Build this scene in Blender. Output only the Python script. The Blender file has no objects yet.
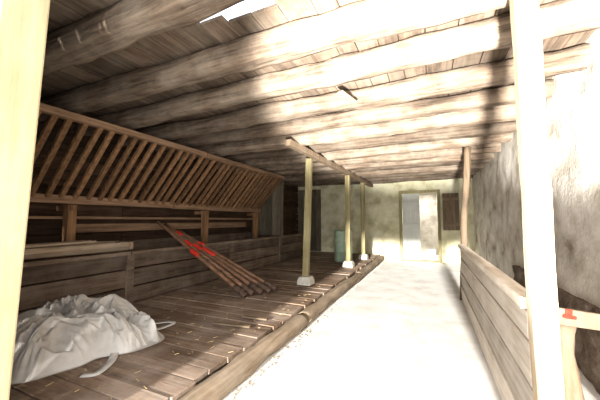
import bpy, bmesh, math, random
from mathutils import Vector, Matrix, noise
random.seed(7)
S=bpy.context.scene
COL=S.collection

# ------------------------------------------------------------ materials
def nodes(name):
    m=bpy.data.materials.new(name); m.use_nodes=True
    nt=m.node_tree; b=nt.nodes['Principled BSDF']
    b.inputs['Specular IOR Level'].default_value=.15
    return m,nt,b
def N(nt,t,**k):
    n=nt.nodes.new(t)
    for a,v in k.items(): setattr(n,a,v)
    return n
def ramp(nt,cols):
    r=N(nt,'ShaderNodeValToRGB'); e=r.color_ramp.elements
    e[0].position=cols[0][0]; e[0].color=(*cols[0][1],1)
    e[1].position=cols[-1][0]; e[1].color=(*cols[-1][1],1)
    for p,c in cols[1:-1]:
        x=e.new(p); x.color=(*c,1)
    return r
def wood(name,dark,light,axis=1,rough=.85,scale=1.0,bump=.35,stain=(.25,.2,.15),stain_amt=.4):
    m,nt,b=nodes(name); L=nt.links.new
    tc=N(nt,'ShaderNodeTexCoord'); mp=N(nt,'ShaderNodeMapping')
    sc=[14*scale]*3; sc[axis]=.9*scale; mp.inputs['Scale'].default_value=sc
    L(tc.outputs['Object'],mp.inputs['Vector'])
    at=N(nt,'ShaderNodeAttribute',attribute_name='tone')
    ad=N(nt,'ShaderNodeVectorMath',operation='ADD')
    ml=N(nt,'ShaderNodeMath',operation='MULTIPLY'); ml.inputs[1].default_value=37
    L(at.outputs['Fac'],ml.inputs[0]); L(mp.outputs[0],ad.inputs[0]); L(ml.outputs[0],ad.inputs[1])
    n1=N(nt,'ShaderNodeTexNoise'); n1.inputs['Scale'].default_value=1.6; n1.inputs['Detail'].default_value=8; n1.inputs['Roughness'].default_value=.65
    L(ad.outputs[0],n1.inputs['Vector'])
    r=ramp(nt,[(.3,dark),(.72,light)]); L(n1.outputs['Fac'],r.inputs[0])
    n2=N(nt,'ShaderNodeTexNoise'); n2.inputs['Scale'].default_value=2.3; n2.inputs['Detail'].default_value=7; n2.inputs['Roughness'].default_value=.65
    L(tc.outputs['Object'],n2.inputs['Vector'])
    r2=ramp(nt,[(.42,(0,0,0)),(.68,(1,1,1))]); L(n2.outputs['Fac'],r2.inputs[0])
    mm=N(nt,'ShaderNodeMath',operation='MULTIPLY'); mm.inputs[1].default_value=stain_amt; L(r2.outputs[0],mm.inputs[0])
    mx=N(nt,'ShaderNodeMix',data_type='RGBA'); L(mm.outputs[0],mx.inputs[0]); L(r.outputs[0],mx.inputs[6]); mx.inputs[7].default_value=(*stain,1)
    hs=N(nt,'ShaderNodeHueSaturation'); L(mx.outputs[2],hs.inputs['Color'])
    mr=N(nt,'ShaderNodeMapRange'); mr.inputs[3].default_value=.65; mr.inputs[4].default_value=1.25
    L(at.outputs['Fac'],mr.inputs[0]); L(mr.outputs[0],hs.inputs['Value'])
    L(hs.outputs[0],b.inputs['Base Color'])
    b.inputs['Roughness'].default_value=rough
    bp=N(nt,'ShaderNodeBump'); bp.inputs['Strength'].default_value=bump; bp.inputs['Distance'].default_value=.02
    L(n1.outputs['Fac'],bp.inputs['Height']); L(bp.outputs[0],b.inputs['Normal'])
    return m
def mottled(name,cols,scale=3,rough=.9,bump=.5,dist=.03,detail=9,fine=25):
    m,nt,b=nodes(name); L=nt.links.new
    tc=N(nt,'ShaderNodeTexCoord')
    n=N(nt,'ShaderNodeTexNoise'); n.inputs['Scale'].default_value=scale; n.inputs['Detail'].default_value=detail; n.inputs['Roughness'].default_value=.62
    L(tc.outputs['Object'],n.inputs['Vector'])
    r=ramp(nt,cols); L(n.outputs['Fac'],r.inputs[0]); L(r.outputs[0],b.inputs['Base Color'])
    n2=N(nt,'ShaderNodeTexNoise'); n2.inputs['Scale'].default_value=fine; n2.inputs['Detail'].default_value=6
    L(tc.outputs['Object'],n2.inputs['Vector'])
    a=N(nt,'ShaderNodeMath',operation='ADD'); L(n.outputs['Fac'],a.inputs[0])
    k=N(nt,'ShaderNodeMath',operation='MULTIPLY'); k.inputs[1].default_value=.4; L(n2.outputs['Fac'],k.inputs[0]); L(k.outputs[0],a.inputs[1])
    bp=N(nt,'ShaderNodeBump'); bp.inputs['Strength'].default_value=bump; bp.inputs['Distance'].default_value=dist
    L(a.outputs[0],bp.inputs['Height']); L(bp.outputs[0],b.inputs['Normal'])
    b.inputs['Roughness'].default_value=rough
    return m

M_beam=wood('beam_wood',(.045,.03,.021),(.28,.205,.145),axis=0,stain=(.46,.39,.31),stain_amt=.4,bump=1.0,rough=.95)
M_ceil=wood('ceiling_wood',(.04,.027,.019),(.19,.135,.095),axis=1,stain=(.31,.26,.2),stain_amt=.35)
M_plat=wood('platform_wood',(.10,.065,.044),(.29,.20,.138),axis=0,stain=(.42,.35,.29),stain_amt=.55)
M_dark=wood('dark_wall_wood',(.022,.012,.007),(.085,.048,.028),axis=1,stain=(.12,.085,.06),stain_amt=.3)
M_rack=wood('rack_wood',(.11,.056,.028),(.35,.195,.098),axis=2,stain=(.16,.095,.055),stain_amt=.3)
M_rail=wood('rail_wood',(.12,.068,.04),(.35,.22,.135),axis=1,stain=(.26,.19,.13),stain_amt=.3)
M_mang=wood('manger_wood',(.05,.034,.025),(.19,.135,.095),axis=1,stain=(.28,.23,.185),stain_amt=.45)
M_trough=wood('trough_wood',(.12,.085,.055),(.34,.26,.18),axis=1,stain=(.40,.34,.27),stain_amt=.4)
M_postd=wood('post_wood',(.15,.12,.055),(.40,.34,.19),axis=2,stain=(.33,.33,.18),stain_amt=.45)
M_thin=wood('thin_post_wood',(.10,.066,.04),(.28,.20,.13),axis=2,stain=(.3,.25,.19),stain_amt=.4)
M_postl=wood('pale_post_wood',(.24,.165,.095),(.54,.43,.30),axis=2,stain=(.50,.42,.31),stain_amt=.4)
M_jamb=wood('jamb_wood',(.33,.26,.145),(.45,.385,.235),axis=2,stain=(.48,.43,.28),stain_amt=.4,bump=.15)
M_part=wood('partition_wood',(.38,.31,.24),(.72,.64,.54),axis=1,stain=(.80,.74,.66),stain_amt=.5)
M_grey=wood('grey_wood',(.06,.048,.035),(.2,.17,.12),axis=2,stain=(.2,.18,.12),stain_amt=.4)
M_floor=mottled('aisle_concrete',[(.3,(.62,.58,.53)),(.5,(.75,.73,.69)),(.7,(.82,.80,.77))],scale=2.5,bump=.15)
M_curb=mottled('dirt_stone',[(.3,(.25,.21,.17)),(.5,(.42,.36,.29)),(.7,(.6,.54,.46))],scale=9,bump=.6)
M_plaster=mottled('rough_plaster',[(.30,(.27,.22,.17)),(.42,(.50,.45,.38)),(.58,(.68,.64,.57)),(.75,(.78,.75,.69))],scale=2.6,bump=.6,dist=.035)
M_plasterb=mottled('back_plaster',[(.3,(.42,.39,.22)),(.5,(.68,.64,.44)),(.7,(.82,.79,.60))],scale=2.2,bump=.5,dist=.04)
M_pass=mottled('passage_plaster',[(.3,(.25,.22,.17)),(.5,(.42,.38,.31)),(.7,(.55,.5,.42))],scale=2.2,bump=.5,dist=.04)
M_stone=mottled('dark_stone',[(.3,(.06,.042,.03)),(.5,(.15,.11,.08)),(.7,(.3,.25,.2))],scale=5,bump=.9,dist=.06)
M_ground=mottled('gravel',[(.3,(.5,.47,.42)),(.7,(.75,.72,.66))],scale=8)
M_conc=mottled('footing_concrete',[(.3,(.5,.47,.4)),(.7,(.8,.78,.7))],scale=8)
M_sack=mottled('sack_fabric',[(.3,(.34,.31,.28)),(.5,(.48,.455,.42)),(.7,(.60,.58,.55))],scale=3,bump=.25,dist=.01,fine=60,rough=.75)
M_red=mottled('red_paint',[(.3,(.42,.02,.015)),(.7,(.75,.05,.03))],scale=10,rough=.5,bump=.15)
M_pole=wood('pole_wood',(.09,.04,.025),(.30,.17,.1),axis=0,stain=(.3,.2,.14),stain_amt=.3)
M_iron=mottled('rusty_iron',[(.3,(.04,.03,.025)),(.7,(.16,.1,.07))],scale=12,rough=.6)
M_barrel=mottled('barrel_plastic',[(.3,(.25,.34,.24)),(.7,(.37,.46,.34))],scale=3,rough=.45,bump=.05)
M_door=mottled('door_paint',[(.3,(.56,.58,.54)),(.7,(.74,.75,.71))],scale=2,rough=.6,bump=.1)
M_hay=mottled('straw',[(.3,(.3,.2,.09)),(.7,(.62,.48,.26))],scale=10)
M_white=mottled('white_plastic',[(.3,(.7,.7,.68)),(.7,(.85,.85,.83))],scale=3,rough=.5,bump=.05)

# ------------------------------------------------------------ mesh builder
class MB:
    def __init__(s): s.v=[]; s.f=[]; s.t=[]; s.mi=[]
    def add(s,vs,fs,tone=None,mi=0):
        if tone is None: tone=random.random()
        o=len(s.v); s.v+= [tuple(v) for v in vs]
        for f in fs: s.f.append([i+o for i in f]); s.t.append(tone); s.mi.append(mi)
    def box(s,a,b,tone=None,mi=0,jit=0.0):
        x0,y0,z0=a; x1,y1,z1=b
        vs=[(x,y,z) for x in (x0,x1) for y in (y0,y1) for z in (z0,z1)]
        if jit: vs=[tuple(c+random.uniform(-jit,jit) for c in v) for v in vs]
        s.add(vs,[(0,1,3,2),(4,6,7,5),(0,4,5,1),(2,3,7,6),(0,2,6,4),(1,5,7,3)],tone,mi)
    def bar(s,p0,p1,w,h,up=(0,0,1),tone=None,mi=0,seg=1,wob=0.0,w1=None,h1=None):
        p0=Vector(p0);p1=Vector(p1);d=(p1-p0).normalized();up=Vector(up)
        sx=d.cross(up).normalized(); sz=sx.cross(d).normalized()
        w1=w if w1 is None else w1; h1=h if h1 is None else h1
        vs=[];fs=[]
        for i in range(seg+1):
            t=i/seg; c=p0.lerp(p1,t)
            if wob and 0<i<seg: c=c+sx*random.uniform(-wob,wob)+sz*random.uniform(-wob,wob)
            ww=(w*(1-t)+w1*t)/2; hh=(h*(1-t)+h1*t)/2
            for a,b in ((-1,-1),(1,-1),(1,1),(-1,1)): vs.append(c+sx*ww*a+sz*hh*b)
        for i in range(seg):
            for k in range(4):
                fs.append((i*4+k,i*4+(k+1)%4,(i+1)*4+(k+1)%4,(i+1)*4+k))
        fs.append((3,2,1,0)); n=seg*4; fs.append((n,n+1,n+2,n+3))
        s.add(vs,fs,tone,mi)
    def log(s,p0,p1,r,r1=None,seg=24,sides=14,wob=.012,lump=.07,tone=None,mi=0,flat=0.0,fine=0.0,sq=0.0):
        p0=Vector(p0);p1=Vector(p1);d=(p1-p0).normalized()
        up=Vector((0,0,1)) if abs(d.z)<.9 else Vector((0,1,0))
        sx=d.cross(up).normalized(); sz=sx.cross(d).normalized()
        r1=r if r1 is None else r1; vs=[];fs=[]; sd=random.uniform(0,100)
        for i in range(seg+1):
            t=i/seg; c=p0.lerp(p1,t)
            c=c+sx*noise.noise((t*3,sd,0))*wob*3+sz*noise.noise((t*3,sd,9))*wob*2
            rr=r*(1-t)+r1*t
            for k in range(sides):
                a=2*math.pi*k/sides
                q=rr*(1+lump*noise.noise((math.cos(a)*1.2+sd,math.sin(a)*1.2,t*8)))
                if fine: q+=fine*noise.noise((math.cos(a)*5+sd,math.sin(a)*5,t*30))
                ca_,sa_=math.cos(a),math.sin(a)
                if sq:
                    m=max(abs(ca_),abs(sa_)); q*=(1-sq)+sq*.93/m
                cz=sa_*q
                if flat: cz=max(min(cz,rr*flat),-rr*flat)
                vs.append(c+sx*ca_*q+sz*cz)
        for i in range(seg):
            for k in range(sides):
                fs.append((i*sides+k,i*sides+(k+1)%sides,(i+1)*sides+(k+1)%sides,(i+1)*sides+k))
        fs.append(tuple(range(sides-1,-1,-1))); fs.append(tuple(seg*sides+k for k in range(sides)))
        s.add(vs,fs,tone,mi)
    def lathe(s,c,prof,sides=32,tone=.5,mi=0,cap=True):
        vs=[];fs=[]
        for r,z in prof:
            for k in range(sides):
                a=2*math.pi*k/sides; vs.append((c[0]+r*math.cos(a),c[1]+r*math.sin(a),c[2]+z))
        for i in range(len(prof)-1):
            for k in range(sides):
                fs.append((i*sides+k,i*sides+(k+1)%sides,(i+1)*sides+(k+1)%sides,(i+1)*sides+k))
        if cap:
            fs.append(tuple(range(sides-1,-1,-1))); n=(len(prof)-1)*sides; fs.append(tuple(n+k for k in range(sides)))
        s.add(vs,fs,tone,mi)
    def obj(s,name,mats,bevel=0.0,smooth=False,parent=None):
        me=bpy.data.meshes.new(name); me.from_pydata(s.v,[],s.f)
        if not isinstance(mats,(list,tuple)): mats=[mats]
        for m in mats: me.materials.append(m)
        at=me.attributes.new('tone','FLOAT','FACE'); at.data.foreach_set('value',s.t)
        me.polygons.foreach_set('material_index',s.mi)
        if smooth: me.polygons.foreach_set('use_smooth',[True]*len(s.f))
        me.validate(); me.update()
        bm=bmesh.new(); bm.from_mesh(me); bmesh.ops.recalc_face_normals(bm,faces=bm.faces); bm.to_mesh(me); bm.free()
        o=bpy.data.objects.new(name,me); COL.objects.link(o)
        if bevel:
            b=o.modifiers.new('bevel','BEVEL'); b.width=bevel; b.segments=2; b.limit_method='ANGLE'
        if parent: o.parent=parent
        return o

XL,XR,YF,YB=-5.25,1.35,0.72,11.5
PH=0.2; PX=-1.78
ZB=2.9; ZC=3.14

def rough_sheet(name,mat,org,du,dv,nu,nv,nrm,amp,sc,thick=.25,holes=()):
    org=Vector(org);du=Vector(du);dv=Vector(dv);nrm=Vector(nrm)
    mb=MB(); vs=[];fs=[]
    for j in range(nv+1):
        for i in range(nu+1):
            p=org+du*(i/nu)+dv*(j/nv)
            h=noise.fractal(p*sc,1.0,2.0,4)*amp
            vs.append(p+nrm*h)
    def hole(i,j):
        p=org+du*((i+.5)/nu)+dv*((j+.5)/nv)
        return any(a[0]<p.x<a[1] and a[2]<p.z<a[3] for a in holes)
    for j in range(nv):
        for i in range(nu):
            if hole(i,j): continue
            a=j*(nu+1)+i; fs.append((a,a+1,a+nu+2,a+nu+1))
    mb.add(vs,fs,.5)
    o=mb.obj(name,mat,smooth=True)
    m=o.modifiers.new('solid','SOLIDIFY'); m.thickness=thick; m.offset=0
    return o

# ------------------------------------------------------------ shell
mb=MB(); vs=[];fs=[]; nx,ny=30,90
for j in range(ny+1):
    for i in range(nx+1):
        x=PX-.1+(XR+.1-PX+.1)*i/nx; y=YF-.3+(14.2-YF+.3)*j/ny
        vs.append((x,y,noise.fractal((x*2,y*2,0),1,2,4)*.006))
for j in range(ny):
    for i in range(nx):
        a=j*(nx+1)+i; fs.append((a,a+1,a+nx+2,a+nx+1))
mb.add(vs,fs,.5); mb.obj('floor',M_floor,smooth=True)

mb=MB(); mb.box((-9,-9,-.12),(7,YF-.3,-.02)); mb.obj('ground_outside',M_ground)

mb=MB(); y=YF+.1
while y<YB-.08:
    w=random.uniform(.17,.27); y1=min(y+w,YB-.04)
    xe=PX+random.uniform(-.03,.02)
    mb.box((XL+.03,y+.005,PH-.05+random.uniform(-.006,.006)),(xe,y1-.005,PH+random.uniform(-.006,.006)),jit=.004,tone=random.uniform(.25,.85))
    y=y1
mb.box((XL+.03,YF+.1,0),(PX-.12,YB-.04,PH-.06),tone=.0)
mb.obj('wooden_platform',M_plat,bevel=.006)

mb=MB()
for a,b in ((YF,3.9),(3.92,7.4),(7.42,YB-.04)):
    mb.log((PX+.07,a,.085),(PX+.07,b,.085),.1,seg=30,lump=.25,flat=.9,tone=.6,fine=.012)
mb.obj('curb_timber',M_trough,smooth=True)
mb=MB()
for i in range(420):
    y=YF+(YB-.1-YF)*random.random()**1.3; x=PX+.19+abs(random.gauss(0,.035)); r=random.uniform(.006,.022)
    vs=[]
    for a in range(6):
        an=a*math.pi/3+random.random()*.4
        vs.append((x+r*math.cos(an),y+r*math.sin(an),.0))
    top=[(x+(vx-x)*.6,y+(vy-y)*.6,r*.9) for vx,vy,_ in vs]
    mb.add(vs+top,[(k,(k+1)%6,6+(k+1)%6,6+k) for k in range(6)]+[(6,7,8,9,10,11)],random.random())
mb.obj('gravel_debris',M_curb)

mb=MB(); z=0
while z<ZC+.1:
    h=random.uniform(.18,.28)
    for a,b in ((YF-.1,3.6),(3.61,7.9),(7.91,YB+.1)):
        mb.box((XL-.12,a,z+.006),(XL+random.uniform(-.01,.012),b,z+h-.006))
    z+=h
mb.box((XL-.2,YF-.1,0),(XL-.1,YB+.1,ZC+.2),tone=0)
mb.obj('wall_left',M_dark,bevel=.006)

rough_sheet('wall_right',M_plaster,(XR+.12,YF-.4,0),(0,YB-YF+.6,0),(0,0,ZC+.2),150,45,(-1,0,0),.035,1.3,.22)
rough_sheet('stone_plinth',M_stone,(XR+.0,1.6,0),(0,4.6,0),(0,0,.72),80,14,(-1,0,0),.06,3.5,.1)
DX0,DX1,DZ=-.95,.25,2.5
rough_sheet('wall_back',M_plasterb,(XL-.1,YB+.12,0),(XR-XL+.3,0,0),(0,0,ZC+.2),276,67,(0,-1,0),.05,1.8,.2,holes=[(DX0,DX1,-1,DZ)])
mb=MB(); x=XL-.1
while x<-2.2:
    w=random.uniform(.2,.3); x1=min(x+w,-2.18); mb.box((x+.004,YF-.02,0),(x1-.004,YF+.08,ZC+.2)); x=x1
mb.box((-2.1,YF-.02,2.95),(XR+.3,YF+.08,ZC+.3))
mb.obj('wall_front',M_dark,bevel=.004)
mb=MB()
def jx(z): return -2.0+(z-.7)*.072
vs=[]
for z in (0,ZC):
    for dx,dy in ((-.34,-.10),(0,-.10),(0,.10),(-.34,.10)):
        vs.append((jx(z)+dx,YF+dy,z))
mb.add(vs,[(0,3,2,1),(4,5,6,7)]+[(k,(k+1)%4,4+(k+1)%4,4+k) for k in range(4)],.6)
mb.obj('door_jamb',M_jamb,bevel=.012)

mb=MB(); x=XL-.1
while x<XR+.2:
    w=random.uniform(.17,.26); x1=x+w
    cuts=[YF-.1,3.1,6.6,9.4,YB+.2]
    for a,b in zip(cuts[:-1],cuts[1:]):
        z=ZC+random.uniform(0,.012)
        if a<1 and -1.9<x<-1.15:
            mb.box((x+.004,a,z),(x1-.004,1.56+random.uniform(0,.05),z+.03)); mb.box((x+.004,1.76+random.uniform(0,.14),z),(x1-.004,b,z+.03)); continue
        mb.box((x+.004,a+.004,z),(x1-.004,b-.004,z+.03))
    x=x1
mb.obj('ceiling',M_ceil,bevel=.004)
mb=MB()
mb.box((XL-.3,YF-.2,ZC+.07),(-2.1,YB+.3,ZC+.12)); mb.box((-.8,YF-.2,ZC+.07),(XR+.4,YB+.3,ZC+.12))
mb.box((-2.1,YF-.2,ZC+.07),(-.8,1.45,ZC+.12)); mb.box((-2.1,2.2,ZC+.07),(-.8,YB+.3,ZC+.12))
mb.obj('roof',M_dark)

by=1.42; ys=[]
while by<YB-.1:
    ys.append(by); by+=random.uniform(.66,.74)
for y in ys:
    mb=MB(); r=random.uniform(.105,.13)
    mb.log((XL-.02,y+random.uniform(-.07,.07),ZC-.005-r),(XR+.2,y+random.uniform(-.07,.07),ZC-.005-r),r*1.08,r*.92,seg=90,sides=24,wob=.02,lump=.2,fine=.018,sq=.45)
    mb.obj('ceiling_beam',M_beam,smooth=True)
mb=MB(); mb.bar((-.86,2.98,2.90),(-.74,3.22,2.84),.07,.02,tone=.6); mb.obj('hanging_lath',M_thin,bevel=.003)

# ------------------------------------------------------------ hay rack
mb=MB()
RB=Vector((-4.88,0,1.80)); RT=Vector((-4.02,0,2.78))
y=1.0
while y<7.7:
    yy=y+random.uniform(-.015,.015)
    mb.bar((RB.x,yy,RB.z),(RT.x+.03,yy+random.uniform(-.02,.02),RT.z+.02),.05,.065,up=(0,1,0),mi=0)
    y+=.175
for (c,w,h) in ((RB,.09,.12),(RT,.09,.09)):
    mb.bar((c.x,.85,c.z),(c.x,4.4,c.z+.01),w,h,mi=1,tone=.8); mb.bar((c.x,4.42,c.z),(c.x,7.8,c.z),w,h,mi=1,tone=.65)
mb.obj('hay_rack',[M_rack,M_rail],bevel=.006)
for y in (2.55,5.4,7.6):
    mb=MB(); mb.bar((-4.9,y,PH),(-4.9,y,1.73),.13,.12,up=(0,1,0),tone=.85)
    mb.bar((-5.2,y,1.68),(-4.8,y,1.68),.07,.08,tone=.5)
    mb.obj('rack_post',M_rack,bevel=.008)
mb=MB(); mb.box((-5.22,.9,1.52),(-4.98,7.6,1.56),tone=.7); mb.box((-5.22,2.7,1.30),(-5.18,7.5,1.44),tone=.6)
mb.obj('wall_shelf',M_rail,bevel=.004)

# ------------------------------------------------------------ manger
mb=MB()
MX=-4.3; MT=1.0
secs=[(.95,3.05),(3.15,5.6),(5.68,8.05),(8.12,9.9)]
for a,b in secs:
    for z0,z1 in ((PH+.02,.46),(.47,.74),(.75,MT-.03)):
        mb.box((MX-.05,a,z0),(MX+random.uniform(-.012,.012),b,z1-.01),jit=.004)
    mb.box((MX-.09,a-.04,MT-.04),(MX+.04,b+.04,MT+.015),tone=.9)
for y in (.95,3.1,5.64,8.08,9.9):
    mb.box((MX-.1,y-.06,PH+.01),(MX+.035,y+.06,MT-.04),tone=.6)
mb.box((-5.18,.95,.62),(MX-.05,9.9,.66),tone=.2)
mb.box((-5.22,.95,.66),(-5.18,9.9,1.12),tone=.4)
for y in (3.1,5.64,8.08,9.88): mb.box((-5.18,y-.02,.66),(MX-.06,y+.02,MT-.05),tone=.4)
mb.obj('manger',M_mang,bevel=.008)

mb=MB(); vs=[];fs=[]
n=24; prof=[(-.24,.17),(-.25,.10),(-.20,.03),(-.1,.0),(.1,.0),(.2,.03),(.25,.10),(.24,.17),(.20,.17),(.18,.10),(.1,.06),(-.1,.06),(-.18,.10),(-.20,.17)]
for i in range(n+1):
    t=i/n; y=1.35+1.8*t; e=1-.25*abs(2*t-1)**6
    for px,pz in prof:
        vs.append((-4.50+px*e,y,MT+.02+pz*.85+.012*noise.noise((y*3,px*4,0))))
k=len(prof)
for i in range(n):
    for j in range(k): fs.append((i*k+j,i*k+(j+1)%k,(i+1)*k+(j+1)%k,(i+1)*k+j))
fs.append(tuple(range(k))); fs.append(tuple(n*k+j for j in range(k-1,-1,-1)))
mb.add(vs,fs,.9)
mb.box((-4.70,1.35,MT+.05),(-4.30,1.41,MT+.16),tone=.8); mb.box((-4.70,3.09,MT+.05),(-4.30,3.15,MT+.16),tone=.8)
for i in range(6):
    a=random.uniform(1.4,1.7); mb.bar((-4.62+i*.06,a,MT+.185),(-4.58+i*.05,a+random.uniform(.9,1.3),MT+.20),.022,.022,tone=1)
mb.obj('feed_trough',M_trough,smooth=False)

mb=MB()
for i in range(5):
    x=-5.15+i*.2; mb.box((x+.004,8.0,1.03),(x+.19,8.04,2.85+random.uniform(-.05,.0)))
mb.obj('stall_divider',M_grey,bevel=.004)

# ------------------------------------------------------------ posts & purlin
def post(y,x,r,mat,lean=0):
    mb=MB()
    zt=2.77
    mb.bar((x,y,PH+.17),(x+lean,y,zt),r,r,up=(0,1,0),seg=8,wob=.006,tone=.7,mi=0)
    vs=[]
    for z,s_ in ((PH+.01,.14),(PH+.1,.135),(PH+.17,.105)):
        for a,b in ((-1,-1),(1,-1),(1,1),(-1,1)): vs.append((x+a*s_,y+b*s_,z))
    fs=[(3,2,1,0),(8,9,10,11)]+[(i*4+k,i*4+(k+1)%4,(i+1)*4+(k+1)%4,(i+1)*4+k) for i in range(2) for k in range(4)]
    mb.add(vs,fs,.6,1)
    return mb.obj('support_post',[mat,M_conc],bevel=.008)
post(5.5,-2.33,.115,M_postd,.08); post(8.0,-2.10,.13,M_postd,.0); post(9.8,-2.06,.13,M_postd)
mb=MB(); mb.bar((-2.2,4.4,2.84),(-2.10,8.0,2.84),.12,.11,seg=10,wob=.006,tone=.8); mb.bar((-2.10,8.0,2.84),(-2.04,11.4,2.84),.12,.11,seg=8,wob=.006,tone=.6)
mb.obj('purlin_beam',M_thin,bevel=.01)

mb=MB(); mb.log((.53,6.35,0),(.70,6.35,2.9),.055,.06,seg=20,lump=.12,tone=.35); mb.obj('thin_post',M_thin,smooth=True)
mb=MB(); mb.bar((.555,2.03,0),(.535,2.0,2.9),.115,.115,up=(0,1,0),seg=14,wob=.004,tone=.6)
mb.obj('square_post',M_postl,bevel=.015)

mb=MB()
for z0,z1 in ((.03,.27),(.28,.54),(.55,.80),(.81,.98)):
    mb.box((.50,2.11,z0),(.535,6.28,z1-.008),jit=.006)
mb.box((.47,2.11,.985),(.57,6.28,1.05),tone=.8)
for y in (3.4,4.8): mb.box((.535,y-.05,0),(.61,y+.05,.98))
mb.obj('low_partition',M_part,bevel=.008)

mb=MB(); mb.bar((.63,2.1,.97),(1.22,2.5,.84),.04,.09,tone=.7); mb.obj('cross_board',M_thin,bevel=.006)
mb=MB(); mb.log((.72,2.27,0),(.71,2.27,.88),.06,.055,seg=16,lump=.25,tone=.6); mb.obj('stub_post',M_thin,smooth=True)
mb=MB(); mb.bar((.665,2.10,.985),(.70,2.125,.977),.02,.05,tone=.6); mb.bar((.655,2.085,.975),(.72,2.13,.96),.02,.018,tone=.4)
mb.obj('red_clamp',M_red,bevel=.004)

# ------------------------------------------------------------ back door area
mb=MB()
mb.box((DX0-.1,YB-.06,0),(DX0,YB+.1,DZ+.1)); mb.box((DX1,YB-.06,0),(DX1+.1,YB+.1,DZ+.1)); mb.box((DX0,YB-.06,DZ),(DX1,YB+.1,DZ+.1))
mb.box((DX0,YB-.06,0),(DX1,YB+.22,.05))
mb.obj('trim_1',M_postd,bevel=.006)
mb=MB()
for i in range(4):
    mb.box((DX0+.015+i*.15,YB+.02,.06),(DX0+.16+i*.15,YB+.06,DZ-.02),tone=.6)
for z in (.5,1.3,2.1): mb.box((DX0+.03,YB-.005,z),(DX0+.6,YB+.02,z+.09),tone=.5)
mb.obj('door_1',M_door,bevel=.005)
mb=MB()
mb.box((DX0-.5,14.0,0),(DX1+.8,14.1,2.9)); mb.box((DX0-.6,YB+.25,0),(DX0-.5,14.1,2.9)); mb.box((DX1+.7,YB+.25,0),(DX1+.8,14.1,2.9)); mb.box((DX0-.6,YB+.25,2.8),(DX1+.8,14.1,2.9))
mb.obj('wall_passage',M_pass)
mb=MB(); mb.lathe((.02,12.0,.02),[(.12,0),(.16,.36),(.165,.38),(.15,.38),(.11,.03)],cap=False); mb.lathe((.02,12.0,.02),[(.12,.0),(.12,.02)])
mb.obj('bucket',M_white,smooth=False)
mb=MB()
for i in range(4): mb.box((.42+i*.13,YB-.08,1.15),(.54+i*.13,YB-.04,2.45))
mb.box((.42,YB-.1,1.3),(.93,YB-.08,1.4)); mb.box((.42,YB-.1,2.2),(.93,YB-.08,2.3))
mb.obj('window_1',M_thin,bevel=.004)
mb=MB(); x=XL+.05
while x<-4.3:
    mb.box((x,YB-.08,PH+.02),(x+.2,YB-.04,2.8)); x+=.21
mb.obj('back_boarding',M_grey,bevel=.004)

mb=MB()
mb.lathe((-2.50,8.9,PH+.01),[(.2,0),(.26,.02),(.275,.06),(.275,.30),(.29,.32),(.29,.35),(.275,.37),(.275,.62),(.29,.64),(.29,.67),(.275,.69),(.27,.9),(.285,.92),(.285,.97),(.25,.98),(.24,.95)],sides=40)
mb.obj('plastic_barrel',M_barrel,smooth=True)

# ------------------------------------------------------------ poles with red grips
mb=MB()
def pole(px0,py0,dy,top=-5.05,r=.036,zoff=0,red=((.50,.60),(.70,.76))):
    a=Vector((px0,py0,PH+.055)); c=Vector((MX,py0+dy,MT+.06+zoff))
    d=(c-a); e=a+d*((top-px0)/(MX-px0))
    mb.log(a,e,r,r*.85,seg=14,sides=10,wob=.004,tone=random.uniform(.3,.8),mi=0)
    for s0,s1 in red:
        mb.log(a.lerp(e,s0),a.lerp(e,s1),r*1.2,r*1.2,seg=6,sides=12,wob=0,lump=.03,mi=1)
    mb.log(a.lerp(e,-.005),a.lerp(e,.1),r*1.35,r*1.25,seg=4,sides=10,wob=0,lump=.03,mi=2)
    return a,e
P=[pole(-2.85,4.12,.05,red=((.48,.56),)),pole(-2.80,4.27,.0,top=-4.9,red=((.66,.74),)),pole(-2.62,4.55,-.12,top=-4.95,red=((.5,.62),)),pole(-2.60,4.72,-.18,top=-4.8,red=((.7,.76),)),pole(-2.72,4.42,-.05,top=-5.0,red=((.58,.66),(.8,.86)))]
for t in (.06,.3,.45,.7):
    mb.bar(P[0][0].lerp(P[0][1],t),P[1][0].lerp(P[1][1],t),.05,.03,mi=2); mb.bar(P[2][0].lerp(P[2][1],t),P[3][0].lerp(P[3][1],t),.05,.03,mi=2)
mb.obj('pole_bundle',[M_pole,M_red,M_iron],smooth=True)

# ------------------------------------------------------------ big woven sack
mb=MB(); vs=[];fs=[]; nu,nv=190,160
cx,cy=-3.50,1.88; ca,sa=math.cos(.45),math.sin(.45)
def ridge(p): return 1-abs(noise.noise(p))*2.2
for j in range(nv+1):
    for i in range(nu+1):
        u=i/nu*2-1; v=j/nv*2-1
        x=u*math.sqrt(1-v*v/2); y=v*math.sqrt(1-u*u/2); r=math.hypot(x,y); an=math.atan2(y,x)
        R=1+.10*math.sin(3*an+.6)+.07*math.sin(5*an+2)+.06*noise.noise((math.cos(an)*3,math.sin(an)*3,4))
        X=x*R*.84; Y=y*R*.70
        q=Vector((X,Y,0))
        w=Vector((noise.noise(q*2+Vector((5,0,0))),noise.noise(q*2+Vector((0,7,0))),0))*.4
        h=.15*(1-r**2.2)+.08*(1-r**6)
        f=.13*ridge((q+w)*2.1)+.075*ridge((q+w)*4.6+Vector((3,3,3)))+.045*ridge((q+w*1.5)*9)+.014*ridge((q+w)*22)
        h+= f*(1-r**10)*1.0-.06
        h+= .08*math.exp(-((X-.1)**2*5+(Y-.3)**2*16))
        h=max(h,.015)
        if r>.9: h=h*max(0,(1-(r-.9)*8))+.004
        h=max(h,.01)
        vs.append((cx+X*ca-Y*sa,cy+X*sa+Y*ca,PH+h))
for j in range(nv):
    for i in range(nu):
        a=j*(nu+1)+i; fs.append((a,a+1,a+nu+2,a+nu+1))
mb.add(vs,fs,.5)
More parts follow.
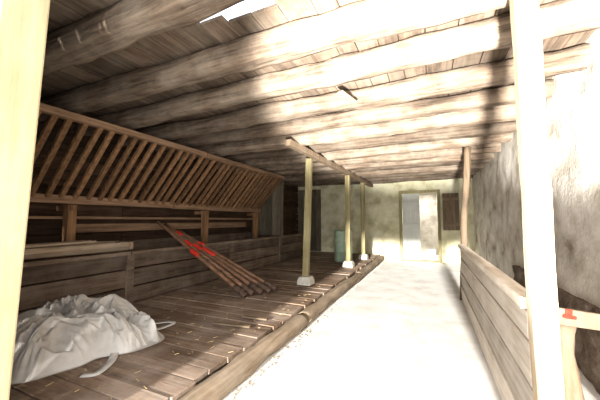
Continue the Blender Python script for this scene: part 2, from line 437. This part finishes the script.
def ribbon(pts,w,th=.008):
    P=[Vector(p) for p in pts]; Q=[]
    for i in range(len(P)-1):
        p0=P[max(i-1,0)];p1=P[i];p2=P[i+1];p3=P[min(i+2,len(P)-1)]
        for k in range(8):
            t=k/8; Q.append(.5*((2*p1)+(p2-p0)*t+(2*p0-5*p1+4*p2-p3)*t*t+(3*p1-p0-3*p2+p3)*t**3))
    Q.append(P[-1]); vv=[];ff=[]
    for i,q in enumerate(Q):
        d=(Q[min(i+1,len(Q)-1)]-Q[max(i-1,0)]).normalized(); s_=d.cross(Vector((0,0,1))).normalized()*w/2
        u=Vector((0,0,th/2))
        vv+=[q-s_-u,q+s_-u,q+s_+u,q-s_+u]
    for i in range(len(Q)-1):
        for k in range(4): ff.append((i*4+k,i*4+(k+1)%4,(i+1)*4+(k+1)%4,(i+1)*4+k))
    ff.append((3,2,1,0)); n=(len(Q)-1)*4; ff.append((n,n+1,n+2,n+3))
    mb.add(vv,ff,.5)
ribbon([(-3.5,2.42,.42),(-3.25,2.45,.36),(-3.05,2.40,.26),(-2.98,2.50,.22),(-2.96,2.75,.22),(-3.08,2.72,.225),(-3.18,2.50,.24)],.06)
ribbon([(-3.3,2.0,.46),(-3.05,2.0,.40),(-2.9,1.97,.28),(-2.8,1.90,.22),(-2.68,1.78,.215),(-2.60,1.62,.215),(-2.68,1.55,.215)],.07)
mb.obj('bulk_sack',M_sack,smooth=True)

mb=MB()
for i in range(450):
    x=random.uniform(-4.2,PX-.05); y=random.uniform(1,11); a=random.random()*math.pi; l=random.uniform(.02,.06)
    mb.bar((x,y,PH+.012),(x+l*math.cos(a),y+l*math.sin(a),PH+.014),.004,.004)
mb.obj('straw_litter',M_hay)
for (x,y,a,l) in ((-2.5,2.95,.15,.5),(-2.3,3.3,.1,.35),(-2.45,6.3,1.4,.9),(-2.9,7.2,1.2,.7)):
    mb=MB(); mb.bar((x,y,PH+.026),(x+l*math.cos(a),y+l*math.sin(a),PH+.026),.06,.02,tone=.4); mb.obj('loose_plank',M_thin,bevel=.004)

# ------------------------------------------------------------ light
sun=bpy.data.lights.new('sun','SUN'); sun.energy=12; sun.angle=math.radians(3); sun.color=(1,.97,.91)
so=bpy.data.objects.new('sun',sun); COL.objects.link(so)
d=Vector((-.03,1,-.22)); so.rotation_euler=d.to_track_quat('-Z','Y').to_euler(); so.location=(0,-5,5)
al=bpy.data.lights.new('entrance_skylight','AREA'); al.shape='RECTANGLE'; al.size=2.9; al.size_y=2.4; al.energy=140; al.color=(1,.98,.95)
ao=bpy.data.objects.new('entrance_skylight',al); COL.objects.link(ao); ao.location=(-.15,-.35,1.5); ao.rotation_euler=(math.radians(90),0,0)
sl=bpy.data.lights.new('beam_fill_spot','SPOT'); sl.energy=9500; sl.spot_size=math.radians(46); sl.spot_blend=.4; sl.shadow_soft_size=.1; sl.color=(1,.98,.93)  # added spot brightening the beams, in place of bounce from the yard ground
ao=bpy.data.objects.new('beam_fill_spot',sl); COL.objects.link(ao); ao.location=(.25,-.9,.4)
ao.rotation_euler=(Vector((.0,3.3,2.95))-Vector(ao.location)).to_track_quat('-Z','Y').to_euler()
al=bpy.data.lights.new('passage_fill','AREA'); al.size=1.2; al.energy=75  # added fill lamp under the passage ceiling; no opening lets daylight in there
ao=bpy.data.objects.new('passage_fill',al); COL.objects.link(ao); ao.location=(-.2,12.9,2.7)
w=bpy.data.worlds.new('sky'); S.world=w; w.use_nodes=True
bg=w.node_tree.nodes['Background']; bg.inputs[0].default_value=(.88,.93,1,1); bg.inputs[1].default_value=1.6

# ------------------------------------------------------------ camera
cam=bpy.data.cameras.new('camera'); co=bpy.data.objects.new('camera',cam); COL.objects.link(co)
cam.sensor_width=36; cam.lens=290*36/600; cam.clip_start=.02
th=math.radians(24.1); ph=math.radians(4)
co.location=(0,0,1.5); co.rotation_euler=(math.radians(90)+ph,0,th)
S.camera=co
S.view_settings.view_transform='Standard'; S.view_settings.exposure=0.4
